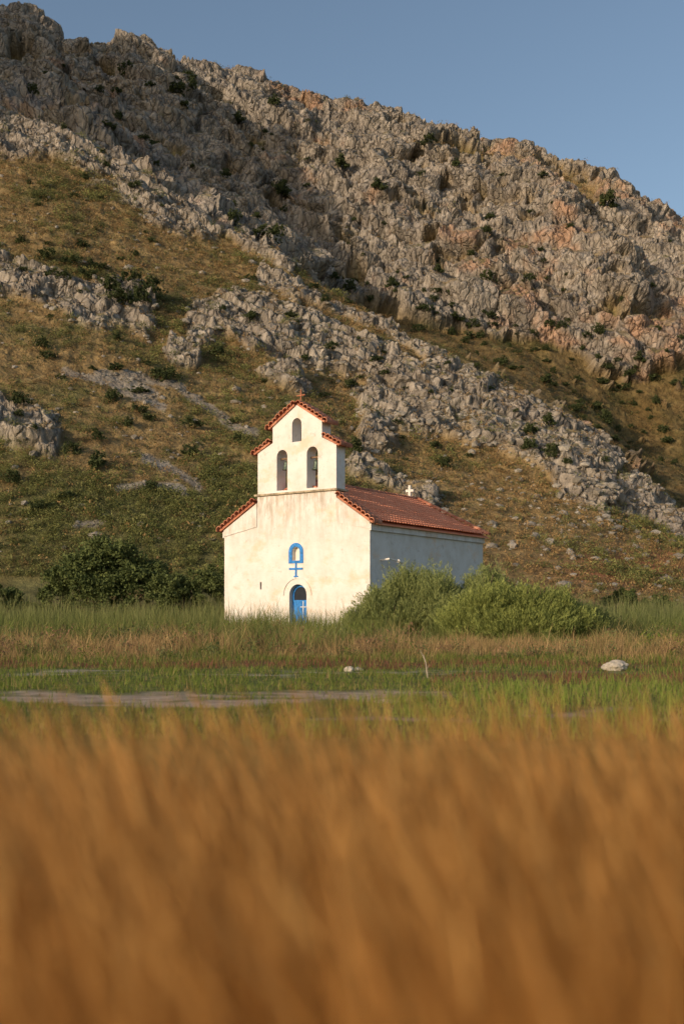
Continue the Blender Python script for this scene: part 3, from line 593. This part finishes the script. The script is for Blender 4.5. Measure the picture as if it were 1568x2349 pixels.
wall_prism(bm, [(-2.5, bz), (2.8, bz), (2.8, 10.25), (1.87, 10.72), (1.87, 11.6), (.2, 12.62), (-1.45, 11.6), (-1.45, 10.72), (-2.5, 10.25)],
           [arch(-.8, .365, 8.1, 10.3), arch(1.24, .37, 8.1, 10.3), arch(.2, .32, 10.65, 11.92)], .03, .82)
bell_gable = obj('bell_gable', bm, M_pl, ch)
def coping(p0, p1, y0, y1, r=.19, step=.3, parent=ch, name='tile_coping'):
    bm = bmesh.new(); p0 = Vector((p0[0], 0, p0[1])); p1 = Vector((p1[0], 0, p1[1])); Lc = (p1-p0).length; n = max(1, int(Lc/step)); d = (p1-p0)/Lc; up = Vector((-d.z, 0, d.x)); up = -up if up.z < 0 else up
    for i in range(n+1):
        c = p0+d*(Lc*i/n); ya = y0+random.uniform(-.06, .03); rr = r*random.uniform(.92, 1.06); c = c+up*random.uniform(0, .04)
        parts = [(ya, (y0+y1)/2+.05, .03), ((y0+y1)/2-.03, y1+random.uniform(-.03, .03), .0)]
        for (a_, b_, lift) in parts:
            rings = []
            for (yy_, rad, lf) in ((a_, rr, lift), (b_, rr*.88, 0)):
                ro = []; ri = []
                for k in range(9):
                    t = math.pi*k/8; o_ = d*math.cos(t)*rad+up*(math.sin(t)*rad*1.15+lf); i_ = d*math.cos(t)*(rad-.035)+up*(math.sin(t)*(rad-.035)*1.15+lf)
                    ro.append(bm.verts.new(c+o_+Vector((0, yy_, 0)))); ri.append(bm.verts.new(c+i_+Vector((0, yy_, 0))))
                rings.append((ro, ri))
            for k in range(8):
                bm.faces.new([rings[0][0][k], rings[0][0][k+1], rings[1][0][k+1], rings[1][0][k]]); bm.faces.new([rings[0][1][k], rings[1][1][k], rings[1][1][k+1], rings[0][1][k+1]])
                for j in (0, 1): bm.faces.new([rings[j][0][k], rings[j][1][k], rings[j][1][k+1], rings[j][0][k+1]])
    q = [p0-d*.02-up*.05, p1+d*.02-up*.05, p1+d*.02+up*.06, p0-d*.02+up*.06]
    f0 = [bm.verts.new(v+Vector((0, y0+.07, 0))) for v in q]; f1 = [bm.verts.new(v+Vector((0, y1-.05, 0))) for v in q]
    bm.faces.new(f0); bm.faces.new(f1)
    for k in range(4): bm.faces.new([f0[k], f0[(k+1) % 4], f1[(k+1) % 4], f1[k]])
    return obj(name, bm, M_cop, parent, smooth=False)
coping((5.12, 6.10), (2.98, 7.52), -.2, .62); coping((-5.12, 6.10), (-2.68, 7.52), -.2, .62)
coping((3.0, 10.22), (2.04, 10.74), -.12, .97, .17, .27, bell_gable); coping((-2.7, 10.22), (-1.62, 10.74), -.12, .97, .17, .27, bell_gable)
coping((2.08, 11.52), (.32, 12.62), -.13, .98, .18, .28, bell_gable); coping((-1.66, 11.52), (.08, 12.62), -.13, .98, .18, .28, bell_gable)
def roof_plane(sgn):
    hs = 5.2; sl = .492; y0, y1 = .5, L+.28
    ny = int((y1-y0)/.28)*8+1; yv = np.linspace(y0, y1, ny); ns = 14; xv = []; st = []
    for k in range(ns):
        for q_ in (0, .5, .98): xv.append((k+q_)/ns*hs); st.append(q_)
    xv.append(hs); st.append(1.); xv = np.array(xv); st = np.array(st)
    XX, YY = np.meshgrid(xv, yv, indexing='ij'); ph = (YY-y0)/.28*np.pi
    prof = np.abs(np.sin(ph))**.8*.075; lift = st[:, None]*.08
    sag = -.05*np.sin(np.pi*XX/hs)+.015*pn(XX*.8, YY*.5, 3.); jit = .008*pn(XX*3, YY*4, 7.)
    ZZ = 8.66-sl*XX+prof*(1+.15*st[:, None])+lift+sag+jit
    return np.stack([XX*sgn, YY, ZZ], -1), YY.shape
Vr, Fr, off_ = [], [], 0
for sgn in (1, -1):
    Pv, shp = roof_plane(sgn); ix = np.arange(shp[0]*shp[1]).reshape(shp)+off_; q = quads(ix)
    if sgn > 0: q = q[:, ::-1]
    Vr.append(Pv.reshape(-1, 3)); Fr.append(q); off_ += shp[0]*shp[1]
roof = mesh_np('roof', np.concatenate(Vr), np.concatenate(Fr), M_tile, parent=ch, smooth=False)
bm = bmesh.new(); wall_prism(bm, [(-5.17, 6.04), (0, 8.58), (5.17, 6.04), (5.17, 5.98), (4.9, 6.06), (0, 8.46), (-4.9, 6.06), (-5.17, 5.98)], [], .52, L+.25); obj('roof_bed', bm, M_tile, roof)
def ridge_row(pts_a, pts_b, r, n, parent, name):
    bm = bmesh.new(); a = Vector(pts_a); b = Vector(pts_b); d = (b-a); Ld = d.length; d.normalize(); side = d.cross(Vector((0, 0, 1))).normalized(); up = side.cross(d)
    for i in range(n):
        s0 = a+d*(Ld*i/n-.03); s1 = a+d*(Ld*(i+1)/n+.03); rr = r*random.uniform(.95, 1.05); R_ = []
        for c, rad in ((s0, rr*1.06), (s1, rr*.92)): R_.append([bm.verts.new(c+side*math.cos(math.pi*k/8)*rad+up*math.sin(math.pi*k/8)*rad) for k in range(9)])
        for k in range(8): bm.faces.new([R_[0][k], R_[0][k+1], R_[1][k+1], R_[1][k]])
        bm.faces.new(R_[0]); bm.faces.new(R_[1])
    return obj(name, bm, M_cop, parent)
ridge_row((0, .8, 8.70), (0, L+.28, 8.70), .15, 30, roof, 'ridge_tiles')
ridge_row((5.2, L+.22, 6.22), (.1, L+.22, 8.74), .14, 15, roof, 'verge_tiles'); ridge_row((-5.2, L+.22, 6.22), (-.1, L+.22, 8.74), .14, 15, roof, 'verge_tiles')
bm = bmesh.new(); box(bm, .17, .23, .38, .44, 12.6, 13.5); box(bm, -.08, .48, .382, .438, 13.17, 13.23); bevel(bm, .008)
o = obj('cross', bm, M_rust, bell_gable); o['label'] = 'thin red brown cross on top of the bell gable'
bm = bmesh.new(); box(bm, -.08, .08, 11.95, 12.1, 8.75, 9.52); box(bm, -.29, .29, 11.96, 12.09, 9.1, 9.26); bevel(bm, .012)
o = obj('cross', bm, M_white, roof); o['label'] = 'thick white cross at the rear end of the roof ridge'
bm = bmesh.new(); wall_prism(bm, arch(NX, .49, 4.12, 5.22, 16), [arch(NX, .26, 4.27, 5.01, 12)], -.03, -.002); frame = obj('window_frame', bm, M_blue, ch); frame['label'] = 'blue arched frame around the small window niche'
bm = bmesh.new(); wall_prism(bm, arch(NX, .252, 4.26, 5.003, 12), [], .22, .24); obj('niche_back', bm, M_white, frame)
bm = bmesh.new(); box(bm, NX-.055, NX+.055, -.03, -.002, 3.38, 4.118); box(bm, NX-.46, NX-.057, -.03, -.002, 3.77, 3.88); box(bm, NX+.057, NX+.46, -.03, -.002, 3.77, 3.88); box(bm, NX-.14, NX-.057, -.03, -.002, 3.38, 3.45); box(bm, NX+.057, NX+.14, -.03, -.002, 3.38, 3.45)
o = obj('painted_cross', bm, M_blue, ch); o['label'] = 'blue cross hanging below the window frame'
bm = bmesh.new(); box(bm, -2.34, -2.19, .2, .22, 2.7, 3.2); obj('slit_window', bm, M_dark, ch)
bm = bmesh.new()
ring_o = [(DX-.05+.98*math.cos(math.pi*i/20), 2.4+.98*math.sin(math.pi*i/20)) for i in range(21)]; ring_i = [(DX-.05+.90*math.cos(math.pi*i/20), 2.4+.90*math.sin(math.pi*i/20)) for i in range(20, -1, -1)]
wall_prism(bm, ring_o+ring_i, [], -.04, -.002); obj('door_hood', bm, M_pl, ch)
bm = bmesh.new(); wall_prism(bm, arch(DX, .575, -.3, 2.99, 14), [[(DX-.5, -.2), (DX-.03, -.2), (DX-.03, 2.05), (DX-.5, 2.05)], [(DX+.03, -.2), (DX+.5, -.2), (DX+.5, 2.05), (DX+.03, 2.05)], arch(DX, .46, 2.15, 2.86, 12)], .27, .33)
door = obj('door', bm, M_blue, ch); door['label'] = 'arched blue door with a white cross'
for s_ in (-1, 1):
    bm = bmesh.new()
    for k in range(4): xa = DX+s_*(.035+k*.117); box(bm, min(xa, xa+s_*.108), max(xa, xa+s_*.108), .295, .32, -.2, 2.05)
    obj('door_leaf', bm, M_blue, door)
bm = bmesh.new(); box(bm, DX-.46, DX+.46, .31, .318, 2.1, 2.88); obj('fanlight', bm, M_dark, door)
bm = bmesh.new(); box(bm, DX+.14, DX+.18, .255, .29, 1.2, 2.1); box(bm, DX-.03, DX+.138, .255, .29, 1.76, 1.80); box(bm, DX+.182, DX+.35, .255, .29, 1.76, 1.80)
o = obj('door_cross', bm, M_white, door)
bm = bmesh.new(); tube(bm, [(W2-.02, 1.0, 4.20), (W2+.45, 1.1, 4.26), (W2+.55, 1.9, 4.16)], [.05, .05, .045], 8); tube(bm, [(W2+.55, 1.85, 4.17), (W2+.55, 2.3, 4.08)], [.09, .07], 8); obj('wall_lamp', bm, M_white, ch)
def bell(lx, z, s, label):
    ly = .42; wx_, wy_ = CX+lx*ct+ly*st_, CY-lx*st_+ly*ct
    root = empty('bell', (wx_, wy_, z), -TH); tag(root, label, 'bell', None)
    prof = [(.0, .50), (.09, .50), (.13, .46), (.145, .36), (.16, .24), (.19, .12), (.235, .03), (.25, 0), (.235, -.005), (.215, .03), (.17, .13)]
    bm = bmesh.new(); rings = [[bm.verts.new((r*s*math.cos(2*math.pi*k/20), r*s*math.sin(2*math.pi*k/20), zz*s)) for k in range(20)] for r, zz in prof[1:]]
    for i in range(len(rings)-1):
        for k in range(20): bm.faces.new([rings[i][k], rings[i][(k+1) % 20], rings[i+1][(k+1) % 20], rings[i+1][k]])
    bm.faces.new(rings[0]); obj('bell_body', bm, M_bronze, root, True)
    bm = bmesh.new(); tube(bm, [(0, 0, .4*s), (0, 0, .02*s)], [.012, .012], 6); bmesh.ops.create_icosphere(bm, subdivisions=2, radius=.035*s); obj('clapper', bm, M_iron, root)
    bm = bmesh.new(); box(bm, -.362, .362, -.05, .05, .6*s, .6*s+.09); tube(bm, [(0, 0, .48*s), (0, 0, .62*s)], [.03, .03], 8); obj('yoke', bm, M_wood, root)
bell(-.8, 9.25, .95, 'green bronze bell hanging in the left arch of the bell gable')
bell(1.24, 9.1, 1.05, 'green bronze bell hanging in the right arch of the bell gable')
# ------------------------------------------------------------------ light, sky, camera
el = math.radians(15); az = Vector((-.76, -.65, 0)).normalized(); dsun = Vector((az.x*math.cos(el), az.y*math.cos(el), math.sin(el)))
sl = bpy.data.lights.new('sun', 'SUN'); sl.energy = 3.5; sl.angle = math.radians(.5); sl.color = (1, .79, .58); so = bpy.data.objects.new('sun', sl); C.objects.link(so); so.rotation_euler = dsun.to_track_quat('Z', 'Y').to_euler()
w = bpy.data.worlds.new('World'); bpy.context.scene.world = w; w.use_nodes = True; nt = w.node_tree; sk = nt.nodes.new('ShaderNodeTexSky'); sk.sky_type = 'NISHITA'; sk.sun_disc = False
sk.sun_elevation = el; sk.sun_rotation = math.atan2(az.x, az.y); sk.dust_density = 1.8; sk.air_density = 1.0; sk.ozone_density = .8; sk.altitude = 0
bg = nt.nodes['Background']; bg.inputs[1].default_value = .15; nt.links.new(sk.outputs[0], bg.inputs[0])
cam = bpy.data.cameras.new('camera'); co = bpy.data.objects.new('camera', cam); C.objects.link(co); co.location = (0, 0, CH); co.rotation_euler = (math.radians(90), 0, 0)
cam.sensor_fit = 'VERTICAL'; cam.sensor_height = 36; cam.sensor_width = 24; cam.lens = 36*F/2349; cam.shift_y = (HZ-1174.5)/2349; cam.clip_start = .05; cam.clip_end = 20000
cam.dof.use_dof = True; cam.dof.focus_distance = 56; cam.dof.aperture_fstop = .95
sc = bpy.context.scene; sc.camera = co; sc.view_settings.view_transform = 'Standard'; sc.view_settings.look = 'None'; sc.view_settings.exposure = 0
